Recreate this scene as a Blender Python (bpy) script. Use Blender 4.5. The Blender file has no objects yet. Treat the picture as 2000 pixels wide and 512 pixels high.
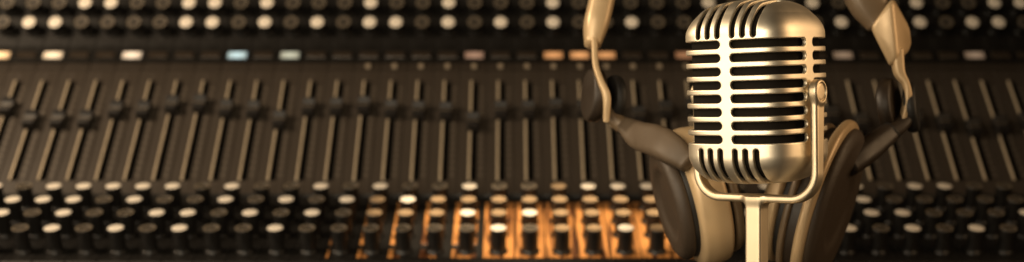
import bpy, bmesh, math, random
import numpy as np
from mathutils import Vector, Matrix

random.seed(7)
# ------------------------------------------------------------------ units
# 1 "unit" = 0.25 mm; the camera looks level along +Y from DESK units above the desk
S = 0.00025
F = 2600.0            # focal length in photograph pixels (2000 px wide)
DESK = 420.0          # desk plane below the camera axis
XC = 1004.0           # the console's middle, photograph column
C = bpy.context.scene.collection
scn = bpy.context.scene


def W(x, y, z):
    return Vector((x * S, y * S, (z + DESK) * S))


def at(px, py, d):
    """photograph pixel + depth (units) -> unit coordinates"""
    return ((px - 1000.0) * d / F, d, (256.0 - py) * d / F)


# ------------------------------------------------------------------ materials
def new_mat(name):
    m = bpy.data.materials.new(name)
    m.use_nodes = True
    nt = m.node_tree
    return m, nt, nt.nodes['Principled BSDF'], nt.nodes, nt.links


def mat(name, col, rough=0.5, metal=0.0, var=0.0, scale=60.0, bump=0.0, rvar=0.08, stretch=(1, 1, 1), spec=0.5, coat=0.0):
    m, nt, b, N, L = new_mat(name)
    b.inputs['Metallic'].default_value = metal
    b.inputs['Specular IOR Level'].default_value = spec
    b.inputs['Coat Weight'].default_value = coat
    tc = N.new('ShaderNodeTexCoord')
    mp = N.new('ShaderNodeMapping'); mp.inputs['Scale'].default_value = stretch
    L.new(tc.outputs['Object'], mp.inputs['Vector'])
    nz = N.new('ShaderNodeTexNoise'); nz.inputs['Scale'].default_value = scale; nz.inputs['Detail'].default_value = 5
    L.new(mp.outputs['Vector'], nz.inputs['Vector'])
    cr = N.new('ShaderNodeMix'); cr.data_type = 'RGBA'
    cr.inputs[6].default_value = (*[c * (1 - var) for c in col], 1)
    cr.inputs[7].default_value = (*[min(1, c * (1 + var)) for c in col], 1)
    L.new(nz.outputs['Fac'], cr.inputs[0]); L.new(cr.outputs[2], b.inputs['Base Color'])
    mr = N.new('ShaderNodeMapRange')
    mr.inputs['From Min'].default_value = 0.3; mr.inputs['From Max'].default_value = 0.7
    mr.inputs['To Min'].default_value = max(0.02, rough - rvar); mr.inputs['To Max'].default_value = rough + rvar
    L.new(nz.outputs['Fac'], mr.inputs['Value']); L.new(mr.outputs['Result'], b.inputs['Roughness'])
    if bump:
        bp = N.new('ShaderNodeBump'); bp.inputs['Strength'].default_value = bump; bp.inputs['Distance'].default_value = 0.0005
        L.new(nz.outputs['Fac'], bp.inputs['Height']); L.new(bp.outputs['Normal'], b.inputs['Normal'])
    return m


def glow_mat(name, col, strength):
    """a lit lens: the small bulb behind it makes the middle brighter than the ends"""
    m, nt, b, N, L = new_mat(name)
    b.inputs['Base Color'].default_value = (*[c * 0.3 for c in col], 1)
    b.inputs['Roughness'].default_value = 0.4
    b.inputs['Emission Color'].default_value = (*col, 1)
    tc = N.new('ShaderNodeTexCoord')
    ln = N.new('ShaderNodeVectorMath'); ln.operation = 'LENGTH'
    L.new(tc.outputs['Object'], ln.inputs[0])
    mr = N.new('ShaderNodeMapRange')
    mr.inputs['From Min'].default_value = 0.0; mr.inputs['From Max'].default_value = 36 * S
    mr.inputs['To Min'].default_value = strength * 1.5; mr.inputs['To Max'].default_value = strength * 0.45
    L.new(ln.outputs['Value'], mr.inputs['Value']); L.new(mr.outputs['Result'], b.inputs['Emission Strength'])
    return m


def add_scale_marks(m):
    """printed tick marks beside the fader slots"""
    nt = m.node_tree; N, L = nt.nodes, nt.links
    b = N['Principled BSDF']
    src = b.inputs['Base Color'].links[0].from_socket
    tc = N.new('ShaderNodeTexCoord'); sx = N.new('ShaderNodeSeparateXYZ')
    L.new(tc.outputs['Object'], sx.inputs[0])

    def math_(op, a, v):
        n = N.new('ShaderNodeMath'); n.operation = op
        L.new(a, n.inputs[0])
        if isinstance(v, float):
            n.inputs[1].default_value = v
        else:
            L.new(v, n.inputs[1])
        return n.outputs[0]
    k = math_('MULTIPLY', math_('GREATER_THAN', sx.outputs[0], 23 * S), math_('LESS_THAN', sx.outputs[0], 33 * S))
    fr = math_('FRACT', math_('MULTIPLY', sx.outputs[2], 1.0 / (20 * S)), 0.0)
    k = math_('MULTIPLY', k, math_('LESS_THAN', fr, 0.18))
    k = math_('MULTIPLY', k, math_('GREATER_THAN', sx.outputs[2], 270 * S))
    k = math_('MULTIPLY', k, math_('LESS_THAN', sx.outputs[2], 580 * S))
    mx = N.new('ShaderNodeMix'); mx.data_type = 'RGBA'
    L.new(k, mx.inputs[0]); L.new(src, mx.inputs[6]); mx.inputs[7].default_value = (0.17, 0.145, 0.115, 1)
    L.new(mx.outputs[2], b.inputs['Base Color'])


def wood_mat():
    m, nt, b, N, L = new_mat('orange_wood')
    tc = N.new('ShaderNodeTexCoord')
    oi = N.new('ShaderNodeObjectInfo')
    ad = N.new('ShaderNodeVectorMath'); ad.operation = 'ADD'
    L.new(tc.outputs['Object'], ad.inputs[0])
    sc = N.new('ShaderNodeVectorMath'); sc.operation = 'SCALE'; sc.inputs[3].default_value = 1.7
    L.new(oi.outputs['Random'], sc.inputs[0]); L.new(sc.outputs[0], ad.inputs[1])
    mp = N.new('ShaderNodeMapping'); mp.inputs['Scale'].default_value = (170, 9, 9)
    L.new(ad.outputs[0], mp.inputs['Vector'])
    nz = N.new('ShaderNodeTexNoise'); nz.inputs['Scale'].default_value = 1.6; nz.inputs['Detail'].default_value = 6
    nz.inputs['Distortion'].default_value = 0.6
    L.new(mp.outputs['Vector'], nz.inputs['Vector'])
    r = N.new('ShaderNodeValToRGB')
    e = r.color_ramp.elements
    e[0].position = 0.44; e[0].color = (0.07, 0.022, 0.006, 1)
    e[1].position = 0.58; e[1].color = (0.60, 0.265, 0.078, 1)
    k = e.new(0.495); k.color = (0.40, 0.175, 0.05, 1)
    L.new(nz.outputs['Fac'], r.inputs[0]); L.new(r.outputs[0], b.inputs['Base Color'])
    b.inputs['Roughness'].default_value = 0.42
    return m


M = {
    'metal': mat('satin_champagne_metal', (0.93, 0.83, 0.655), 0.47, 1.0, 0.05, 55, 0.0, 0.05),
    'metal_dark': mat('worn_champagne_metal', (0.74, 0.64, 0.50), 0.34, 1.0, 0.05, 700, 0.0, 0.04),
    'metal_soft': mat('soft_champagne_metal', (0.74, 0.62, 0.44), 0.46, 1.0, 0.05, 70, 0.0, 0.05),
    'core': mat('black_grille_cloth', (0.010, 0.008, 0.006), 0.9, 0, 0.3, 2500, 0.3, spec=0.1),
    'panel_black': mat('black_panel', (0.008, 0.007, 0.006), 0.5, 0, 0.3, 90, 0, 0.1, spec=0.3),
    'panel_fader': mat('charcoal_fader_panel', (0.043, 0.034, 0.026), 0.42, 0, 0.22, 30, 0, 0.1, (9, 0.6, 0.6)),
    'panel_groove': mat('dark_brown_groove', (0.030, 0.023, 0.017), 0.5, 0, 0.2, 60, spec=0.3),
    'slot': mat('slot_black', (0.004, 0.004, 0.004), 0.8, spec=0.1),
    'rail': mat('steel_rail', (0.60, 0.50, 0.36), 0.40, 0.5, 0.12, 80),
    'knob': mat('black_knob_plastic', (0.012, 0.011, 0.010), 0.35, 0, 0.2, 200),
    'fader': mat('fader_cap_plastic', (0.012, 0.010, 0.009), 0.5, 0, 0.2, 200, 0, 0.1),
    'cap_cream': mat('cream_cap', (0.78, 0.71, 0.60), 0.45, 0, 0.06, 300),
    'cap_tan': mat('tan_cap', (0.34, 0.24, 0.14), 0.4, 0.2, 0.12, 300),
    'cap_dark': mat('dark_cap_ring', (0.19, 0.155, 0.11), 0.5, 0, 0.2, 300),
    'cap_mid': mat('charcoal_cap', (0.055, 0.045, 0.033), 0.5, 0, 0.2, 300),
    'lens_off': mat('unlit_lens', (0.030, 0.022, 0.015), 0.35, 0, 0.2, 100),
    'button': mat('small_tan_button', (0.26, 0.21, 0.15), 0.45, 0, 0.15, 100),
    'wood': wood_mat(),
    'hp_shell': mat('champagne_plastic', (0.56, 0.405, 0.23), 0.36, 0.2, 0.06, 120, 0, 0.05),
    'hp_arm': mat('taupe_plastic', (0.165, 0.117, 0.070), 0.42, 0.1, 0.08, 120),
    'hp_bracket': mat('matte_brown_plastic', (0.095, 0.067, 0.041), 0.58, 0, 0.1, 150, 0.1),
    'hp_dark': mat('dark_brown_plastic', (0.028, 0.019, 0.012), 0.45, 0, 0.15, 120),
    'hp_leather': mat('brown_leatherette', (0.046, 0.031, 0.019), 0.55, 0, 0.2, 900, 0.25),
    'hp_black': mat('black_rubber', (0.010, 0.009, 0.008), 0.55, 0, 0.2, 120),
    'desk': mat('dark_desk', (0.02, 0.016, 0.012), 0.4, 0, 0.3, 30),
}

add_scale_marks(M['panel_fader'])

# ------------------------------------------------------------------ mesh helpers
WORLD = {}


def link(name, me, parent=None, loc=(0, 0, 0), mats=(), rot=None):
    """one mesh object; LOC in world metres, parents carry no rotation of their own unless stated"""
    o = bpy.data.objects.new(name, me)
    C.objects.link(o)
    for m in mats:
        if len(me.materials) < len(mats):
            me.materials.append(m)
    loc = Vector(loc)
    WORLD[o.name] = loc
    if parent:
        o.parent = parent
        o.location = loc - WORLD[parent.name]
    else:
        o.location = loc
    if rot:
        o.rotation_euler = rot
    return o


def thing(name, label, cat, loc):
    o = bpy.data.objects.new(name, None)
    o.empty_display_size = 0.02
    C.objects.link(o)
    o.location = loc
    WORLD[o.name] = Vector(loc)
    o['label'] = label
    o['category'] = cat
    return o


def mesh(name, V, Fc, mi=None, smooth=True, scale=S):
    me = bpy.data.meshes.new(name)
    me.from_pydata([tuple(c * scale for c in v) for v in V], [], [list(map(int, f)) for f in Fc])
    if mi is not None:
        me.polygons.foreach_set('material_index', mi)
    if smooth:
        me.polygons.foreach_set('use_smooth', [True] * len(me.polygons))
    me.update()
    return me


def sdf_mesh(name, f, lo, hi, h):
    """surface nets over f(x, y, z) (negative inside), vertices projected back on the surface, normals from the gradient"""
    ax = [np.arange(lo[i], hi[i] + h, h, dtype=np.float32) for i in range(3)]
    X, Y, Z = np.meshgrid(*ax, indexing='ij', sparse=True)
    V = np.asarray(f(X, Y, Z), dtype=np.float32)
    V = np.broadcast_to(V, (len(ax[0]), len(ax[1]), len(ax[2])))
    ins = V < 0
    n = [k - 1 for k in V.shape]
    cnt = np.zeros(n, np.int8)
    corners = [(i, j, k) for i in (0, 1) for j in (0, 1) for k in (0, 1)]
    s8 = sum(ins[i:i + n[0], j:j + n[1], k:k + n[2]].astype(np.int8) for i, j, k in corners)
    act = np.argwhere((s8 > 0) & (s8 < 8))
    idx = -np.ones(n, np.int64)
    idx[act[:, 0], act[:, 1], act[:, 2]] = np.arange(len(act))
    acc = np.zeros((len(act), 3)); num = np.zeros(len(act))
    for a in corners:
        for axis in range(3):
            if a[axis]:
                continue
            b = list(a); b[axis] = 1
            va = V[act[:, 0] + a[0], act[:, 1] + a[1], act[:, 2] + a[2]].astype(np.float64)
            vb = V[act[:, 0] + b[0], act[:, 1] + b[1], act[:, 2] + b[2]].astype(np.float64)
            cr = (va < 0) != (vb < 0)
            t = np.where(cr, va / np.where(cr, va - vb, 1), 0)
            p = np.tile(np.array(a, float), (len(act), 1)); p[:, axis] += t
            acc += p * cr[:, None]; num += cr
    P = (act + acc / num[:, None]) * h + np.array(lo)

    def g(P):
        e = 0.25
        G = np.stack([np.asarray(f(P[:, 0] + e * (i == 0), P[:, 1] + e * (i == 1), P[:, 2] + e * (i == 2))
                                 - f(P[:, 0] - e * (i == 0), P[:, 1] - e * (i == 1), P[:, 2] - e * (i == 2))) for i in range(3)], 1) / (2 * e)
        return G
    for _ in range(3):
        v = np.asarray(f(P[:, 0], P[:, 1], P[:, 2])); G = g(P)
        step = (v / np.maximum((G ** 2).sum(1), 0.2))[:, None] * G
        P = P - np.clip(step, -0.5 * h, 0.5 * h)
    G = g(P); G /= np.maximum(np.linalg.norm(G, axis=1), 1e-6)[:, None]
    quads = []
    for axis in range(3):
        o1, o2 = [(1, 2), (2, 0), (0, 1)][axis]
        sl0 = [slice(None)] * 3; sl1 = [slice(None)] * 3
        sl0[axis] = slice(0, -1); sl1[axis] = slice(1, None)
        A, B = ins[tuple(sl0)], ins[tuple(sl1)]
        e = np.argwhere(A != B)
        e = e[(e[:, o1] > 0) & (e[:, o2] > 0) & (e[:, o1] < n[o1]) & (e[:, o2] < n[o2])]
        flip = ~A[e[:, 0], e[:, 1], e[:, 2]]
        q = []
        for (da, db) in ((-1, -1), (0, -1), (0, 0), (-1, 0)):
            c = e.copy(); c[:, o1] += da; c[:, o2] += db
            q.append(idx[c[:, 0], c[:, 1], c[:, 2]])
        q = np.stack(q, 1)
        q[flip] = q[flip][:, ::-1]
        quads.append(q)
    Q = np.concatenate(quads)
    Q = Q[(Q >= 0).all(1)]
    me = bpy.data.meshes.new(name)
    me.vertices.add(len(P)); me.vertices.foreach_set('co', (P * S).astype(np.float32).ravel())
    me.loops.add(Q.size); me.loops.foreach_set('vertex_index', Q.astype(np.int32).ravel())
    me.polygons.add(len(Q)); me.polygons.foreach_set('loop_start', np.arange(0, Q.size, 4, dtype=np.int32))
    me.polygons.foreach_set('use_smooth', np.ones(len(Q), bool))
    me.update(calc_edges=True)
    me.validate()
    if len(me.vertices) == len(G):
        me.normals_split_custom_set_from_vertices(G.astype(np.float32).tolist())
    return me


def smax(a, b, k):
    h = np.maximum(k - np.abs(a - b), 0) / k
    return np.maximum(a, b) + h * h * k * 0.25


def smin(a, b, k):
    return -smax(-a, -b, k)


def lathe(name, prof, seg=40, oval=1.0, caps=True, mats=None, smooth=True):
    """PROF = [(r, z, material index)] turned about Z; OVAL scales X"""
    V, Fc, mi = [], [], []
    for r, z, *_ in prof:
        for i in range(seg):
            a = 2 * math.pi * i / seg
            V.append((r * math.cos(a) * oval, r * math.sin(a), z))
    for j in range(len(prof) - 1):
        for i in range(seg):
            k = (i + 1) % seg
            Fc.append((j * seg + i, j * seg + k, (j + 1) * seg + k, (j + 1) * seg + i))
            mi.append(prof[j][2] if len(prof[j]) > 2 else 0)
    if caps:
        Fc.append(tuple(reversed(range(seg)))); mi.append(prof[0][2] if len(prof[0]) > 2 else 0)
        Fc.append(tuple((len(prof) - 1) * seg + i for i in range(seg))); mi.append(prof[-1][2] if len(prof[-1]) > 2 else 0)
    me = mesh(name, V, Fc, mi, smooth)
    if smooth:
        me.set_sharp_from_angle(angle=math.radians(38))
    return me


def rounded(pts, r, n=5):
    """polyline (r, z) with its inner corners rounded"""
    out = [pts[0]]
    for i in range(1, len(pts) - 1):
        p0, p1, p2 = (np.array(p, float) for p in (pts[i - 1], pts[i], pts[i + 1]))
        a, b = p0 - p1, p2 - p1
        la, lb = np.linalg.norm(a), np.linalg.norm(b)
        t = min(r, la * 0.49, lb * 0.49)
        A, B = p1 + a / la * t, p1 + b / lb * t
        for k in range(n + 1):
            u = k / n
            out.append(tuple((1 - u) ** 2 * A + 2 * u * (1 - u) * p1 + u * u * B))
    out.append(pts[-1])
    return out


def catmull(P, n=8):
    P = [np.array(p, float) for p in P]
    P = [2 * P[0] - P[1]] + P + [2 * P[-1] - P[-2]]
    out = []
    for i in range(1, len(P) - 2):
        for k in range(n):
            t = k / n
            a, b, c, d = P[i - 1:i + 3]
            out.append(0.5 * (2 * b + (c - a) * t + (2 * a - 5 * b + 4 * c - d) * t * t + (3 * b - a - 3 * c + d) * t ** 3))
    out.append(P[-2])
    return out


def sweep(name, pts, hint=(0, 1, 0), exp=3.0, seg=28, n=8, origin=(0, 0, 0), ends=0.35):
    """PTS = (x, y, z, half width across, half depth); closed rounded-section bar along a smooth path"""
    Q = catmull(pts, n)
    Q = np.array(Q)
    T = np.gradient(Q[:, :3], axis=0); T /= np.linalg.norm(T, axis=1)[:, None]
    hint = np.array(hint, float)
    rings = []
    N = len(Q)
    # rounded ends
    lay = []
    e0 = min(Q[0, 3], Q[0, 4]) * ends; e1 = min(Q[-1, 3], Q[-1, 4]) * ends
    for a in (0.0, 0.3, 0.65, 0.9):
        th = a * math.pi / 2
        lay.append((Q[0, :3] - T[0] * e0 * (1 - math.sin(th)), T[0], Q[0, 3] - e0 * (1 - math.sin(math.acos(1 - math.sin(th)))), Q[0, 4] - e0 * (1 - math.sin(math.acos(1 - math.sin(th))))))
    for i in range(N):
        lay.append((Q[i, :3], T[i], Q[i, 3], Q[i, 4]))
    for a in (0.9, 0.65, 0.3, 0.0):
        th = a * math.pi / 2
        k = 1 - math.sin(math.acos(1 - math.sin(th)))
        lay.append((Q[-1, :3] + T[-1] * e1 * (1 - math.sin(th)), T[-1], Q[-1, 3] - e1 * k, Q[-1, 4] - e1 * k))
    V, Fc = [], []
    for p, t, w, d in lay:
        s = np.cross(t, hint); s /= np.linalg.norm(s)
        q = np.cross(s, t)
        for i in range(seg):
            a = 2 * math.pi * i / seg
            c, sn = math.cos(a), math.sin(a)
            cx = math.copysign(abs(c) ** (2 / exp), c) * w
            cy = math.copysign(abs(sn) ** (2 / exp), sn) * d
            V.append(tuple(p + s * cx + q * cy - np.array(origin)))
    for j in range(len(lay) - 1):
        for i in range(seg):
            k = (i + 1) % seg
            Fc.append((j * seg + i, j * seg + k, (j + 1) * seg + k, (j + 1) * seg + i))
    Fc.append(tuple(reversed(range(seg)))); Fc.append(tuple((len(lay) - 1) * seg + i for i in range(seg)))
    return mesh(name, V, Fc)


def frame_from(a, m):
    """rotation whose Z is A and whose Y is M"""
    a = Vector(a).normalized(); m = Vector(m)
    m = (m - a * m.dot(a)).normalized()
    x = m.cross(a)
    return Matrix((x, m, a)).transposed().to_euler()


# ------------------------------------------------------------------ microphone
MX, MY, MZ = 478.0, 2600.0, 76.0
YAW = math.radians(-40.4)
mic = thing('microphone', 'retro champagne metal microphone with slotted grille on a U-shaped swivel mount and stem', 'microphone', W(MX, MY, -DESK))
HALF, RAD, HZ = 116.0, 70.0, 178.0
TH = 9.0


def body(x, y, z, off=0.0):
    n = 3.8
    crown = np.where(z > 0, 16.0, -9.0) * (x * x + y * y) / 10000.0
    zz = z + crown * np.clip((np.abs(z) - 70) / 80, 0, 1)
    ax, ay = np.abs(x) + 1e-3, np.abs(y) + 1e-3
    pn = (ax ** n + ay ** n) ** (1 / n)
    gr = np.sqrt((ax / pn) ** (2 * n - 2) + (ay / pn) ** (2 * n - 2))
    d2 = (pn - HALF) / gr
    R = np.where(z > 0, 56.0, 50.0)
    dz = np.abs(zz) - np.where(z > 0, HZ + 3.0, HZ)
    ca, cb = np.maximum(d2 + R, 0), np.maximum(dz + R, 0)
    return np.sqrt(ca * ca + cb * cb) + np.minimum(np.maximum(d2 + R, dz + R), 0) - R - off


SLOTS = [93.0 - 25.7 * i for i in range(8)]


def grille(x, y, z):
    o = body(x, y, z)
    s = np.maximum(o, -(o + TH))
    du = np.minimum(np.abs(x) - 10.5, np.abs(y) - 13.0)
    w = 7.6
    cut = 1e3
    for zc in SLOTS:
        c = np.sqrt(np.maximum(w - du, 0) ** 2 + (z - zc) ** 2) - w
        cut = np.minimum(cut, c)
    for xc in (-60, -38, -16, 16, 38, 60):
        dd = np.sqrt((x - xc) ** 2 + np.maximum(110.0 - np.abs(z), 0) ** 2) - 5.6
        dd = np.maximum(dd, y + 8.0)
        cut = np.minimum(cut, dd)
    cut = np.maximum(cut, -(o + TH + 6))
    return smax(s, -cut, 2.8)


rotm = (math.radians(0.0), 0, YAW)
g_me = sdf_mesh('grille', grille, (-122, -122, -184), (122, 122, 184), 1.6)
mic_c = W(MX, MY, MZ)
TILT = math.radians(3.0)
def mic_rot(o):
    o.rotation_euler = (Matrix.Rotation(YAW, 3, 'Z') @ Matrix.Rotation(TILT, 3, 'X')).to_euler()
grille_o = link('grille_shell', g_me, mic, mic_c, [M['metal']]); mic_rot(grille_o)
core = link('inner_core', sdf_mesh('core', lambda x, y, z: body(x, y, z, -11.5), (-110, -110, -172), (110, 110, 172), 3.0), mic, mic_c, [M['core']])
mic_rot(core)
core['label'] = 'black cloth core behind the slots'

ARM, CROSS = 130.0, -207.0


def yoke(x, y, z):
    # U path in the x-z plane: arms at |x| = ARM, crossbar at z = CROSS, rounded corners
    R = 52.0
    ax = np.abs(x)
    qx, qz = ax - (ARM - R), -(z - (CROSS + R))
    corner = np.sqrt(np.maximum(qx, 0) ** 2 + np.maximum(qz, 0) ** 2) + np.minimum(np.maximum(qx, qz), 0) - R
    pd = np.abs(corner)
    top = z - 0.0
    ww = 15.0 + np.clip((z + 150) / 150, 0, 1) * 3.0
    a = pd - 7.8
    b = np.abs(y) - ww
    k = 6.5
    ca, cb = np.maximum(a + k, 0), np.maximum(b + k, 0)
    d = np.sqrt(ca * ca + cb * cb) + np.minimum(np.maximum(a + k, b + k), 0) - k
    d = np.maximum(d, top)
    # eyelets
    rr = np.sqrt(y * y + (z + 2) ** 2) - 24.0
    e = np.abs(ax - ARM - 0.5) - 9.5
    ca, cb = np.maximum(rr + 5, 0), np.maximum(e + 5, 0)
    ey = np.sqrt(ca * ca + cb * cb) + np.minimum(np.maximum(rr + 5, e + 5), 0) - 5
    # recess on the outer face of the eyelet
    rec = np.maximum(np.sqrt(y * y + (z + 2) ** 2) - 17.5, -(ax - ARM - 7.0))
    d = smin(d, ey, 7.0)
    d = smax(d, -rec, 2.0)
    # stem, square with soft corners
    q = 17.5 - 6
    sx = np.abs(x) - q; sy = np.abs(y) - q
    st = np.sqrt(np.maximum(sx, 0) ** 2 + np.maximum(sy, 0) ** 2) + np.minimum(np.maximum(sx, sy), 0) - 6
    st = np.maximum(st, z - CROSS)
    st = np.maximum(st, -(z + 400))
    return smin(d, st, 14.0)


yk = link('swivel_mount', sdf_mesh('yoke', yoke, (-160, -36, -404), (160, 36, 30), 1.8), mic, mic_c, [M['metal_soft']])
yk.rotation_euler = (0, 0, YAW)
for sx in (1, -1):
    pv = lathe('pivot', rounded([(0.5, -22), (13, -22), (13, 7.0), (16.4, 7.0), (16.4, 8.8), (13, 9.6), (0.5, 9.8)], 1.2, 3), 36)
    c = Vector((sx * (ARM - 1.5), 0, -2)); c.rotate(Matrix.Rotation(YAW, 3, 'Z'))
    o = link('pivot_screw', pv, mic, W(MX + c.x, MY + c.y, MZ + c.z), [M['metal_soft']])
    o.rotation_euler = (Matrix.Rotation(YAW, 3, 'Z') @ Matrix.Rotation(sx * math.pi / 2, 3, 'Y')).to_euler()
zb = -DESK - MZ
base = lathe('stand_base', rounded([(0.5, zb + 0.0), (118, zb + 0.0), (120, zb + 10), (104, zb + 22), (30, zb + 32), (24, zb + 105), (0.5, zb + 106)], 6), 64)
link('stand_base', base, mic, mic_c, [M['metal']])

# ------------------------------------------------------------------ mixing console
P = 90.3
X0 = (XC - 1000.0) * 1.6
LO_S, LO_C = 0.386, 1809.6
FA_S, FA_C = 1.1, 4763.0
UP_S, UP_C = 1.732, 7666.4
TL, TF, TU = math.atan(LO_S), math.atan(FA_S), math.atan(UP_S)


def on(plane, y, h=0.0):
    s, c = {'lo': (LO_S, LO_C), 'fa': (FA_S, FA_C), 'up': (UP_S, UP_C)}[plane]
    k = (256.0 - y) / F
    d = (c - h * math.sqrt(1 + s * s)) / (s - k)
    return d, k * d


cons_y = 3726.0
console = thing('mixing_console', 'wide black studio mixing console with rows of cream-capped knobs, faders and small lights', 'mixing console', W(X0, cons_y, -DESK))

# profile of a strip's face: (depth, height, outward tilt for the normal, material)
prof = []
fl = (3748.0, LO_S * 3748.0 - LO_C)
prof.append((3734.0, -416.0, None, 0))
prof.append((3734.0, fl[1] - 12, None, 0))
prof.append((3740.0, fl[1] - 3, None, 0))
prof.append((*fl, TL, 0))
lo_end = (4150.0, LO_S * 4150.0 - LO_C)
prof.append((*lo_end, TL, 0))
f0 = on('fa', 377.5)
prof.append((f0[0] - 2.0, f0[1] - 2, None, 1))
for y in (375.5, 352.5, 352.0, 159.0, 158.5, 141.0):
    prof.append((*on('fa', y), TF, 1))
g0, g1 = on('fa', 139.0, -6), on('fa', 123.0, -6)
prof.append((*g0, TF, 4)); prof.append((*g1, TF, 0))
prof.append((*on('fa', 121.0), TF, 3))
prof.append((*on('fa', 95.5), TF, 0))
prof.append((*on('up', 90.0), TU, 0))
prof.append((*on('up', -170.0), TU, 0))
SL0, SL1 = -1.0, 16.0
xs = [-P / 2 + .6, -P / 2 + 2.2, SL0 - .6, SL0, SL1, SL1 + .6, P / 2 - 2.2, P / 2 - .6]
SLOT_ROWS = [i for i, p in enumerate(prof) if p[2] == TF and abs(p[0] - on('fa', 352.0)[0]) < 0.01 or abs(p[0] - on('fa', 159.0)[0]) < 0.01]
V, Fc, mi = [], [], []
for j, (d, z, t, m_) in enumerate(prof):
    for i, x in enumerate(xs):
        dep = 0.0
        if i in (0, len(xs) - 1):
            dep = 1.3
        if i in (3, 4) and j in SLOT_ROWS:
            dep = 16.0
        tt = t if t is not None else 0.6
        V.append((x, d + dep * math.sin(tt) - cons_y, z - dep * math.cos(tt) + DESK))
n_ = len(xs)
for j in range(len(prof) - 1):
    for i in range(n_ - 1):
        Fc.append((j * n_ + i, j * n_ + i + 1, (j + 1) * n_ + i + 1, (j + 1) * n_ + i))
        inside = (2 <= i <= 4) and (SLOT_ROWS[0] <= j < SLOT_ROWS[1])
        m_ = prof[j][3]
        mi.append(2 if inside else {3: 0, 4: 3}.get(m_, m_))
strip_me = mesh('channel_strip', V, Fc, mi, smooth=False)
for m_ in (M['panel_black'], M['panel_fader'], M['slot'], M['panel_groove']):
    strip_me.materials.append(m_)

# chassis under the strips
KL, KR = -25, 24


def chassis_mesh(x0, x1, inset, grow):
    pts = [(p[0], p[1]) for p in prof if p[3] != 4]
    pts = [(d + inset * 0.7, z - inset * 0.7) for d, z in pts]
    pts[0] = (pts[0][0], -DESK + 1)
    pts = [(d - grow * 0.7, z + grow * 0.7 if i else z) for i, (d, z) in enumerate(pts)]
    top = pts[-1]
    pts += [(top[0] + 60, top[1]), (top[0] + 60, -DESK + 1)]
    V = [(x0, d - cons_y, z + DESK) for d, z in pts] + [(x1, d - cons_y, z + DESK) for d, z in pts]
    n = len(pts)
    F_ = [tuple(reversed(range(n))), tuple(range(n, 2 * n))]
    F_ += [(i, (i + 1) % n, n + (i + 1) % n, n + i) for i in range(n)]
    return mesh('chassis', V, F_, None, False)


cx0, cx1 = KL * P, (KR + 1) * P
link('chassis', chassis_mesh(cx0, cx1, 26, 0), console, W(X0, cons_y, -DESK), [M['slot']])
link('side_cheek', chassis_mesh(cx0 - 40, cx0 - 1, 0, 14), console, W(X0, cons_y, -DESK), [M['panel_black']])
link('side_cheek', chassis_mesh(cx1 + 1, cx1 + 40, 0, 14), console, W(X0, cons_y, -DESK), [M['panel_black']])


# knobs: z = 0 at the base, material 0 body, 1 cap, 2 cap centre
def knob_mesh(h, kind):
    p = [(27.5, 0), (27.5, 4), (25.5, 8), (22.6, 11), (22.0, h - 8), (23.2, h - 5), (23.8, h - 2.5), (23.2, h - 0.8)]
    if kind == 'cream':
        q = [(22.2, h, 1), (14, h + .5, 1), (1, h + .7, 1)]
    elif kind == 'tan':
        q = [(22.4, h, 1), (10, h - .2, 1), (8.5, h - 1.0, 2), (1, h - 1.0, 2)]
    else:
        q = ([(22.6, h, 1), (17.5, h - .3, 2), (16.5, h - 1.4, 2), (9.5, h - 1.4, 1), (6.5, h - 1.0, 2), (1, h - 1.0, 2)] if h > 60
             else [(22.6, h, 1), (19.5, h - .3, 3), (8.5, h - .4, 2), (7.5, h - 1.4, 2), (1, h - 1.4, 2)])
    pr = [(r, z, 0) for r, z in p[:-1]] + [(p[-1][0], p[-1][1], 0)] + q
    me = lathe('knob_' + kind, pr, 36)
    me.materials.append(M['knob'])
    me.materials.append(M[{'cream': 'cap_cream', 'tan': 'cap_tan', 'dark': 'cap_dark'}[kind]])
    me.materials.append(M['cap_tan'] if kind == 'tan' else M['knob'])
    me.materials.append(M['cap_mid'])
    return me


HL, HU = 75.0, 50.0
KN = {(h, k): knob_mesh(h, k) for h in (HL, HU) for k in ('cream', 'tan', 'dark')}


def rowset(first, s):
    """a string of 1 cream / 0 dark / 2 tan, starting at strip FIRST"""
    return {first + i: {'1': 'cream', '0': 'dark', '2': 'tan'}[c] for i, c in enumerate(s)}


ROWS = [  # plane, cap row in the photograph, height, pattern
    ('lo', 445, HL, rowset(-17, '001010100100020000102212' + '222222' + '201010')),
    ('lo', 415, HL, rowset(-17, '101001101010222' + '2' + '2' + '')),
    ('lo', 389, HL, {}), ('lo', 363, HL, {}), ('up', 43, HU, {}), ('up', 5, HU, {}),
]


def setrow(i, d):
    ROWS[i][3].clear()
    for s, e, st in d:
        for q, c in enumerate(st):
            ROWS[i][3][s + q] = {'1': 'cream', '0': 'dark', '2': 'tan'}[c]


#            first strip       pattern read from the photograph
setrow(0, [(-17, 0, '0010101001000000' + '10221' + '2' + '21012' + '22' + '1010')])
setrow(1, [(-17, 0, '1010011010100' + '22212' + '12222' + '212021' + '1200' + '01')])
setrow(2, [(-17, 0, '11101001010' + '1' + '2122' + '222222' + '012012' + '10000' + '0')])
ROWS[2][3].update({-8 + 1 * 0: 'cream', -7: 'dark', -6: 'cream', -5: 'tan', -4: 'cream', -3: 'tan', -2: 'tan', -1: 'tan', 0: 'tan', 1: 'tan', 2: 'tan', 3: 'tan', 4: 'tan', 11: 'cream', 12: 'dark', 13: 'dark', 14: 'dark', 15: 'dark', 16: 'dark'})
ROWS[1][3].update({-9: 'cream', -8: 'dark', -7: 'cream', -6: 'dark', -5: 'tan', -4: 'tan', -3: 'tan', -2: 'cream', -1: 'tan', 0: 'cream', 1: 'tan', 2: 'tan', 3: 'tan', 4: 'tan', 11: 'cream', 12: 'cream', 13: 'dark', 14: 'dark', 15: 'dark', 16: 'cream'})
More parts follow.
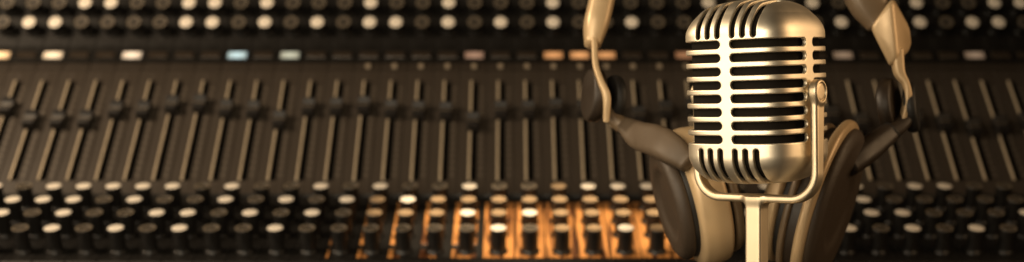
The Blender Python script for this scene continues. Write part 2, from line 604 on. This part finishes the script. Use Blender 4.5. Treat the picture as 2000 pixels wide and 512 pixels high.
ROWS[0][3].update({-9: 'dark', -8: 'cream', -7: 'dark', -6: 'dark', -5: 'dark', -4: 'dark', -3: 'dark', -2: 'dark', -1: 'cream', 0: 'dark', 1: 'tan', 2: 'tan', 3: 'cream', 4: 'tan', 10: 'cream', 11: 'dark', 12: 'cream', 13: 'dark', 14: 'cream', 15: 'dark'})
setrow(3, [(-17, 0, '01111101' + '00101' + '00100' + '2111')])
ROWS[3][3].update({8: 'cream', 11: 'cream', 12: 'dark', 13: 'cream', 14: 'cream', 15: 'dark', 16: 'dark'})
setrow(4, [(-20, 0, '0110000110' + '10101101' + '0101' + '00100')])
ROWS[4][3].update({-2: 'dark', -1: 'cream', 0: 'dark', 1: 'cream', 2: 'dark', 3: 'dark', 4: 'cream', 5: 'dark', 6: 'dark', 12: 'cream', 15: 'cream'})
setrow(5, [(-20, 0, '00011001101000' + '1001' + '0001' + '00000' + '1')])
ROWS[5][3].update({1: 'cream', 2: 'dark', 3: 'dark', 7: 'cream', 11: 'cream', 18: 'cream'})

# fader rail, cap, lights, buttons
TFr = (TF, 0, 0)


def box_on(name, w, l, h, bev=1.5, m=None):
    """soft-edged block: base at z = 0, W across, L along the slope"""
    V = []
    for z, k in ((0, 0), (h - bev, 0), (h, bev)):
        V += [(-w / 2 + k, -l / 2 + k, z), (w / 2 - k, -l / 2 + k, z), (w / 2 - k, l / 2 - k, z), (-w / 2 + k, l / 2 - k, z)]
    Fc = [(3, 2, 1, 0), (8, 9, 10, 11)]
    for j in (0, 4):
        Fc += [(j + i, j + (i + 1) % 4, j + 4 + (i + 1) % 4, j + 4 + i) for i in range(4)]
    me = mesh(name, V, Fc, None, False)
    if m:
        me.materials.append(m)
    return me


def dist(a, b):
    return math.hypot(a[0] - b[0], a[1] - b[1])


rail_len = dist(on('fa', 352.5), on('fa', 158.5))
rail_me = box_on('fader_rail', 8.5, rail_len, 6.0, 2.4, M['rail'])
led_me = box_on('indicator_light', 64, 29, 6, 2.5)
but_me = box_on('push_button', 17, 20, 7, 2, M['button'])


def fader_cap_mesh():
    sec = [(-30, 0), (-29, 20), (-25, 33), (-18, 34), (-9, 25), (-1.5, 22.5), (-1.5, 21.6), (1.5, 21.6), (1.5, 22.5), (9, 25), (18, 34), (25, 33), (29, 20), (30, 0)]
    V, Fc, mi = [], [], []
    lay = [(-20, 1.6), (-18.5, 0), (18.5, 0), (20, 1.6)]
    for x, k in lay:
        for a, b in sec:
            V.append((x * 0.98, a * 1.12 * (1 - k / 40), max(0, b - k) * 1.05))
    n = len(sec)
    for j in range(3):
        for i in range(n):
            Fc.append((j * n + i, (j + 1) * n + i, (j + 1) * n + (i + 1) % n, j * n + (i + 1) % n))
            mi.append(1 if i == 6 else 0)
    Fc.append(tuple(range(n))); Fc.append(tuple(reversed(range(3 * n, 4 * n)))); mi += [0, 0]
    me = mesh('fader_cap', V, Fc, mi, False)
    me.materials.append(M['fader']); me.materials.append(M['cap_dark'])
    return me


cap_me = fader_cap_mesh()

LED = {-20: ('warm', (1.0, 0.62, 0.30), 1.25), -18: ('warmwhite', (1.0, 0.74, 0.46), 1.05), -15: ('white', (1.0, 0.78, 0.55), 0.85),
       -11: ('cyan', (0.70, 0.95, 1.0), 0.55), -9: ('pale', (0.75, 0.78, 0.62), 0.42), -2: ('dusky', (0.55, 0.33, 0.22), 0.40),
       1: ('orange', (1.0, 0.47, 0.18), 0.46), 2: ('orange', (1.0, 0.47, 0.18), 0.55), 3: ('orange', (1.0, 0.47, 0.18), 0.44),
       6: ('rust', (0.8, 0.4, 0.2), 0.22), 12: ('tan', (0.6, 0.42, 0.28), 0.26), 17: ('tan', (0.6, 0.42, 0.28), 0.26)}
WORDS = {'warm': 'glowing warm amber light', 'warmwhite': 'glowing warm white light', 'white': 'glowing white light', 'cyan': 'glowing icy cyan light',
         'pale': 'dim pale light', 'dusky': 'dim dusky pink light', 'orange': 'glowing orange light', 'rust': 'dim rust light', 'tan': 'dim tan light'}
led_mats = {}
led_meshes = {}
for k, (nm, col, st) in LED.items():
    key = (nm, st)
    if key not in led_meshes:
        me = led_me.copy(); me.materials.append(glow_mat('light_' + nm, col, st)); led_meshes[key] = me
led_me.materials.append(M['lens_off'])

FADER_Y = {-19: 205, -18: 230, -17: 230, -16: 230, -15: 211, -14: 211, -13: 201, -12: 199, -11: 209, -10: 211, -9: 231, -8: 206, -7: 206,
           -6: 203, -5: 210, -4: 212, -3: 214, -2: 234, -1: 212, 0: 211, 1: 207, 2: 210, 3: 212, 4: 222, 5: 211, 6: 205, 7: 230,
           11: 222, 12: 236, 13: 212, 14: 230, 15: 236, 16: 246, 17: 240, 18: 232}
# wood inlay between the knobs: share of the strip's width (from, to)
INLAY = {-6: (.10, .17), -5: (.06, .40), -4: (.03, .40), -3: (.02, .55), -2: (.02, .80), -1: (.02, .98)}  # the light pool's fading left edge is put into these widths
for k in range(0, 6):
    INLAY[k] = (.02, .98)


def inlay_mesh(a, b):
    x0, x1 = -P / 2 + a * P, -P / 2 + b * P
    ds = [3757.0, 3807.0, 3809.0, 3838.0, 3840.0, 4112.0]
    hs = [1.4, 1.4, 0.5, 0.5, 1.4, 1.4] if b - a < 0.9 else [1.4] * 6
    V, Fc, mi = [], [], []
    for d, hh in zip(ds, hs):
        z = LO_S * d - LO_C
        for x, h in ((x0, 0.2), (x0 + .8, hh), (x1 - .8, hh), (x1, 0.2)):
            V.append((x, d - h * math.sin(TL) - cons_y, z + h * math.cos(TL) + DESK))
    for j in range(5):
        for i in range(3):
            Fc.append((4 * j + i, 4 * j + i + 1, 4 * j + 5 + i, 4 * j + 4 + i))
            mi.append(1 if hs[2] < 1 and j == 2 else 0)  # black band: a shadow across the wood, put into the colour
    me = mesh('wood_inlay', V, Fc, mi, False)
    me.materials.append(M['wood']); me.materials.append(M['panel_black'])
    return me


for k in range(KL, KR + 1):
    x = X0 + (k + .5) * P
    st = link('channel_strip', strip_me, console, W(x, cons_y, -DESK))
    for pl, y, h, pat in ROWS:
        kind = pat.get(k, random.choice(['dark', 'dark', 'cream']))
        d, z = on(pl, y, h)
        t = TL if pl == 'lo' else TU
        # base lies h below the cap along the panel's normal
        o = link('knob', KN[(h, kind)], st, W(x, d + h * math.sin(t), z - h * math.cos(t)))
        o.rotation_euler = (t, 0, random.uniform(-2.5, 2.5)) if False else (t, 0, 0)
        o['label'] = {'cream': 'knob with a cream cap', 'tan': 'knob with a tan cap', 'dark': 'knob with a dark ringed cap'}[kind]
    ym = (352.5 + 158.5) / 2
    a, b = on('fa', 352.5), on('fa', 158.5)
    link('fader_rail', rail_me, st, W(x + SL0 - 5.5, (a[0] + b[0]) / 2, (a[1] + b[1]) / 2), rot=TFr)
    d, z = on('fa', FADER_Y.get(k, random.choice([205, 211, 230, 236])) + 10, 1.0)
    link('fader_cap', cap_me, st, W(x + 3, d, z), rot=TFr)
    d, z = on('fa', 108.5)
    if k in LED:
        o = link('indicator_light', led_meshes[(LED[k][0], LED[k][2])], st, W(x, d, z), rot=TFr)
        o['label'] = WORDS[LED[k][0]]
    else:
        link('indicator_light', led_me, st, W(x, d, z), rot=TFr)
    if -6 <= k <= 7:
        d, z = on('fa', 130.5, -6)
        link('push_button', but_me, st, W(x, d, z), rot=TFr)
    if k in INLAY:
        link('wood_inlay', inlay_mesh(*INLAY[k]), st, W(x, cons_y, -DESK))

# ------------------------------------------------------------------ headphones
HD = 3000.0
hp_c = at(1460, 256, HD)
hp = thing('headphones', 'tan folding headphones standing behind the microphone, cups turned inward and dark pads outward', 'headphones', W(hp_c[0], HD, -DESK))
hp_l = W(hp_c[0], HD, -DESK)
ORG = (hp_c[0], HD, -DESK)


def hp_sweep(name, pix, m, hint=(0, 1, 0), exp=3.0, ends=0.4, label=None, parent=hp):
    """PIX = (px, py, depth, half width px, half depth units)"""
    pts = []
    for px, py, d, w, t in pix:
        x, y, z = at(px, py, d)
        pts.append((x, y, z, w * d / F, t))
    o = link(name, sweep(name, pts, hint, exp, origin=ORG, ends=ends), parent, hp_l, [m])
    if label:
        o['label'] = label
    return o


# headband, above the frame for the most part
hp_sweep('headband', [(1186, -28, 3040, 17, 34), (1215, -110, 3050, 16, 44), (1300, -215, 3070, 15, 50), (1440, -262, 3080, 15, 52), (1575, -215, 3060, 18, 50),
                      (1650, -95, 3035, 30, 44), (1690, -5, 3015, 38, 34), (1716, 44, 3005, 26, 26)], M['hp_arm'])
# sliders
hp_sweep('slider', [(1180, -24, 3035, 25, 40), (1172, 15, 3025, 25, 42), (1164, 50, 3015, 24, 40), (1158, 84, 3005, 17, 30)], M['hp_shell'], ends=0.5)
def hull(name, pix, m, bevel):
    """faceted moulding: the hull of a few corner points, its edges rounded"""
    bm = bmesh.new()
    for px, py, d in pix:
        x, y, z = at(px, py, d)
        bm.verts.new(((x - ORG[0]) * S, (y - ORG[1]) * S, (z - ORG[2]) * S))
    r = bmesh.ops.convex_hull(bm, input=bm.verts)
    bmesh.ops.delete(bm, geom=[e for e in r['geom_interior'] if isinstance(e, bmesh.types.BMVert)], context='VERTS')
    bmesh.ops.dissolve_limit(bm, angle_limit=math.radians(4), verts=bm.verts, edges=bm.edges)
    bmesh.ops.bevel(bm, geom=bm.edges[:] + bm.verts[:], offset=bevel * S, segments=4, profile=0.5, affect='EDGES', clamp_overlap=True)
    bmesh.ops.recalc_face_normals(bm, faces=bm.faces)
    me = bpy.data.meshes.new(name); bm.to_mesh(me); bm.free()
    me.polygons.foreach_set('use_smooth', [True] * len(me.polygons)); me.update()
    return link(name, me, hp, hp_l, [m])


hull('slider', [(1742, -4, 2945), (1753, 110, 2945), (1699, 56, 2962), (1738, 134, 2962), (1778, 56, 3000), (1782, 94, 3000), (1765, 110, 2990),
                (1714, 36, 3035), (1746, -2, 3035), (1770, 60, 3040), (1752, 122, 3025)], M['hp_shell'], 8)
# metal arms
hp_sweep('metal_arm', [(1161, 80, 2985, 6, 14), (1163, 125, 2965, 6, 15), (1173, 158, 2945, 6.5, 16), (1185, 190, 2935, 8, 17), (1184, 236, 2940, 6, 15)], M['hp_shell'], exp=4)
hp_sweep('metal_arm', [(1752, 100, 2970, 11, 16), (1756, 140, 2965, 10, 15), (1769, 165, 2960, 6, 15), (1772, 195, 2955, 7, 15), (1762, 236, 2955, 5, 14)], M['hp_shell'], exp=4)
# hinge discs
for (px, py, d, rx, ang, nm, m_, th, lab) in ((1160, 186, 3010, 62, 77, 'hinge_disc', 'hp_dark', 30, None), (1198, 194, 3010, 56, 72, 'hinge_pad', 'hp_black', 24, None),
                                              (1737, 205, 2990, 62, -60, 'hinge_disc', 'hp_dark', 30, None), (1780, 210, 2990, 58, -70, 'hinge_pad', 'hp_black', 26, None)):
    me = lathe(nm, rounded([(0.5, -th / 2), (rx - 4, -th / 2), (rx, 0), (rx - 4, th / 2), (rx * .5, th / 2 + 2), (0.5, th / 2 + 2)], 5), 48)
    an = math.radians(ang)
    o = link(nm, me, hp, W(*at(px, py, d)), [M[m_]])
    o.rotation_euler = frame_from((-math.sin(an), -math.cos(an), 0.08 if ang > 0 else 0.1), (0, 0, 1))
# folding links
hp_sweep('folding_link', [(1190, 222, 2990, 15, 22), (1206, 238, 2985, 16, 24), (1222, 248, 2980, 17, 25)], M['hp_arm'], exp=2.4)
hp_sweep('hinge_ring', [(1219, 244, 2980, 20, 29), (1227, 251, 2980, 20, 29)], M['hp_black'], exp=2.4, ends=0.15)
hp_sweep('cup_bracket', [(1226, 250, 2966, 18, 26), (1250, 266, 2930, 27, 30), (1283, 276, 2850, 31, 28), (1314, 293, 2790, 30, 28), (1343, 316, 2768, 21, 22)], M['hp_bracket'], exp=3.6)
hp_sweep('folding_link', [(1772, 228, 2965, 14, 22), (1756, 246, 2960, 16, 24), (1738, 258, 2955, 17, 25)], M['hp_dark'], exp=2.4)
hp_sweep('hinge_ring', [(1742, 254, 2955, 20, 29), (1733, 262, 2955, 20, 29)], M['hp_black'], exp=2.4, ends=0.15)
hp_sweep('cup_bracket', [(1736, 260, 2950, 20, 25), (1708, 282, 2935, 24, 30), (1678, 306, 2915, 25, 32), (1656, 324, 2900, 22, 30)], M['hp_dark'], exp=2.6)


def cup(px, py, d, axis, maj, layers):
    """cup with its pad facing AXIS; z runs along AXIS, the pad's face at z = 0"""
    rot = frame_from(axis, maj)
    loc = W(*at(px, py, d))
    for name, pr, r, m_ in layers:
        me = lathe(name, rounded(pr, r, 6), 72, 0.88)
        o = link(name, me, hp, loc, [M[m_]])
        o.rotation_euler = rot


cup(1299, 400, 2890, (-0.963, -0.115, -0.25), (-0.27, 0, 0.96), [
    ('ear_pad', [(0.5, -10), (66, -10), (84, 0), (114, 0), (126, -12), (126, -30), (0.5, -30)], 9, 'hp_leather'),
    ('ear_gap', [(0.5, -29), (124, -29), (126, -42), (0.5, -42)], 2, 'hp_black'),
    ('ear_cup', [(0.5, -38), (134, -38), (149, -44), (154, -70), (150, -104), (138, -110), (0.5, -110)], 9, 'hp_shell'),
    ('cup_groove', [(0.5, -108), (126, -108), (126, -118), (0.5, -118)], 2, 'hp_black'),
    ('cup_rim', [(0.5, -116), (132, -116), (138, -121), (134, -134), (118, -138), (0.5, -138)], 6, 'hp_arm'),
    ('cup_back', [(0.5, -136), (98, -136), (92, -150), (60, -154), (0.5, -155)], 6, 'hp_dark')])
cup(1642, 410, 2880, (0.86, -0.43, -0.28), (0.31, 0, 0.95), [
    ('ear_pad', [(0.5, -8), (76.3, -8), (98.1, 0), (159.1, 0), (176.6, -10), (178.8, -24), (0.5, -24)], 9, 'hp_leather'),
    ('ear_cup', [(0.5, -20), (176.6, -20), (191.8, -25), (194, -40), (183.1, -47), (0.5, -47)], 7, 'hp_shell'),
    ('cup_groove', [(0.5, -45), (170, -45), (165.7, -70), (0.5, -70)], 2, 'hp_dark'),
    ('cup_rim', [(0.5, -68), (167.9, -68), (174.4, -72), (172.2, -82), (161.3, -86), (0.5, -86)], 5, 'hp_arm'),
    ('cup_groove', [(0.5, -84), (146.1, -84), (141.7, -102), (0.5, -102)], 2, 'hp_black'),
    ('cup_back', [(0.5, -100), (146.1, -100), (154.8, -108), (146.1, -132), (113.4, -146), (0.5, -150)], 10, 'hp_shell')])

# ------------------------------------------------------------------ desk
def sheet(name, x0, x1, y0, y1, z, t):
    V = [(x0, y0, z), (x1, y0, z), (x1, y1, z), (x0, y1, z), (x0, y0, z - t), (x1, y0, z - t), (x1, y1, z - t), (x0, y1, z - t)]
    return mesh(name, V, [(0, 1, 2, 3), (7, 6, 5, 4), (0, 4, 5, 1), (1, 5, 6, 2), (2, 6, 7, 3), (3, 7, 4, 0)], None, False)


dk = link('desk_surface', sheet('desk', -4000, 4000, 1900, 6500, -DESK, 60), None, W(0, 0, -DESK) * 0 + Vector((0, 0, DESK * S)), [M['desk']])
dk['kind'] = 'structure'
dk['label'] = 'dark desk under the console and the microphone stand'
dk['category'] = 'desk'

# ------------------------------------------------------------------ lamps
def area(name, pos, target, sx, sy, power, col, spread=180):
    l = bpy.data.lights.new(name, 'AREA')
    l.shape = 'RECTANGLE'; l.size = sx * S; l.size_y = sy * S; l.energy = power; l.color = col
    l.spread = math.radians(spread)
    o = bpy.data.objects.new(name, l); C.objects.link(o)
    o.location = W(*pos)
    o.rotation_euler = (W(*target) - W(*pos)).to_track_quat('-Z', 'Y').to_euler()
    return o


def spot(name, pos, target, power, col, angle, blend, rad):
    l = bpy.data.lights.new(name, 'SPOT')
    l.energy = power; l.color = col; l.spot_size = math.radians(angle); l.spot_blend = blend; l.shadow_soft_size = rad * S
    o = bpy.data.objects.new(name, l); C.objects.link(o)
    o.location = W(*pos)
    o.rotation_euler = (W(*target) - W(*pos)).to_track_quat('-Z', 'Y').to_euler()
    return o


WARM = (1.0, 0.83, 0.60)
mt = (MX, MY, MZ)
area('key_softbox', (-1150, 1650, 360), mt, 1600, 1700, 1.75, WARM)
area('front_fill', (-550, 500, 420), mt, 900, 1100, 1.7, WARM)  # unseen fill, added to lighten the whole microphone
area('console_lamp', (-2900, 3000, 1500), (-1100, 4300, 0), 900, 900, 5.5, (1.0, 0.76, 0.51))
area('side_softbox', (1900, 2500, 500), mt, 700, 1100, 0.6, (1.0, 0.66, 0.36))
sp = spot('warm_spot', (60, 3500, 1500), (60, 3915, -290), 17.5, (1.0, 0.77, 0.50), 34, 0.55, 30)
sp.scale = (1.0, 0.36, 1.0)

w = bpy.data.worlds.new('World'); scn.world = w
w.use_nodes = True
w.node_tree.nodes['Background'].inputs[0].default_value = (1.0, 0.72, 0.45, 1)
w.node_tree.nodes['Background'].inputs[1].default_value = 0.012

# ------------------------------------------------------------------ camera
cam = bpy.data.cameras.new('camera')
cam.sensor_fit = 'HORIZONTAL'; cam.sensor_width = 36.0; cam.lens = F / 2000.0 * 36.0
cam.clip_start = 0.01; cam.clip_end = 50
cam.dof.use_dof = True
cam.dof.focus_distance = 2510 * S
cam.dof.aperture_fstop = cam.lens / (28.0 * S * 1000)
co = bpy.data.objects.new('camera', cam); C.objects.link(co)
co.location = W(0, 0, 0)
co.rotation_euler = (math.radians(90), 0, 0)
scn.camera = co

scn.view_settings.view_transform = 'Standard'
scn.view_settings.look = 'None'
scn.view_settings.exposure = 0.0
scn.view_settings.gamma = 1.0
scn.view_settings.use_curve_mapping = False
scn.cycles.use_denoising = True
scn.cycles.denoiser = 'OPENIMAGEDENOISE'
scn.cycles.max_bounces = 8
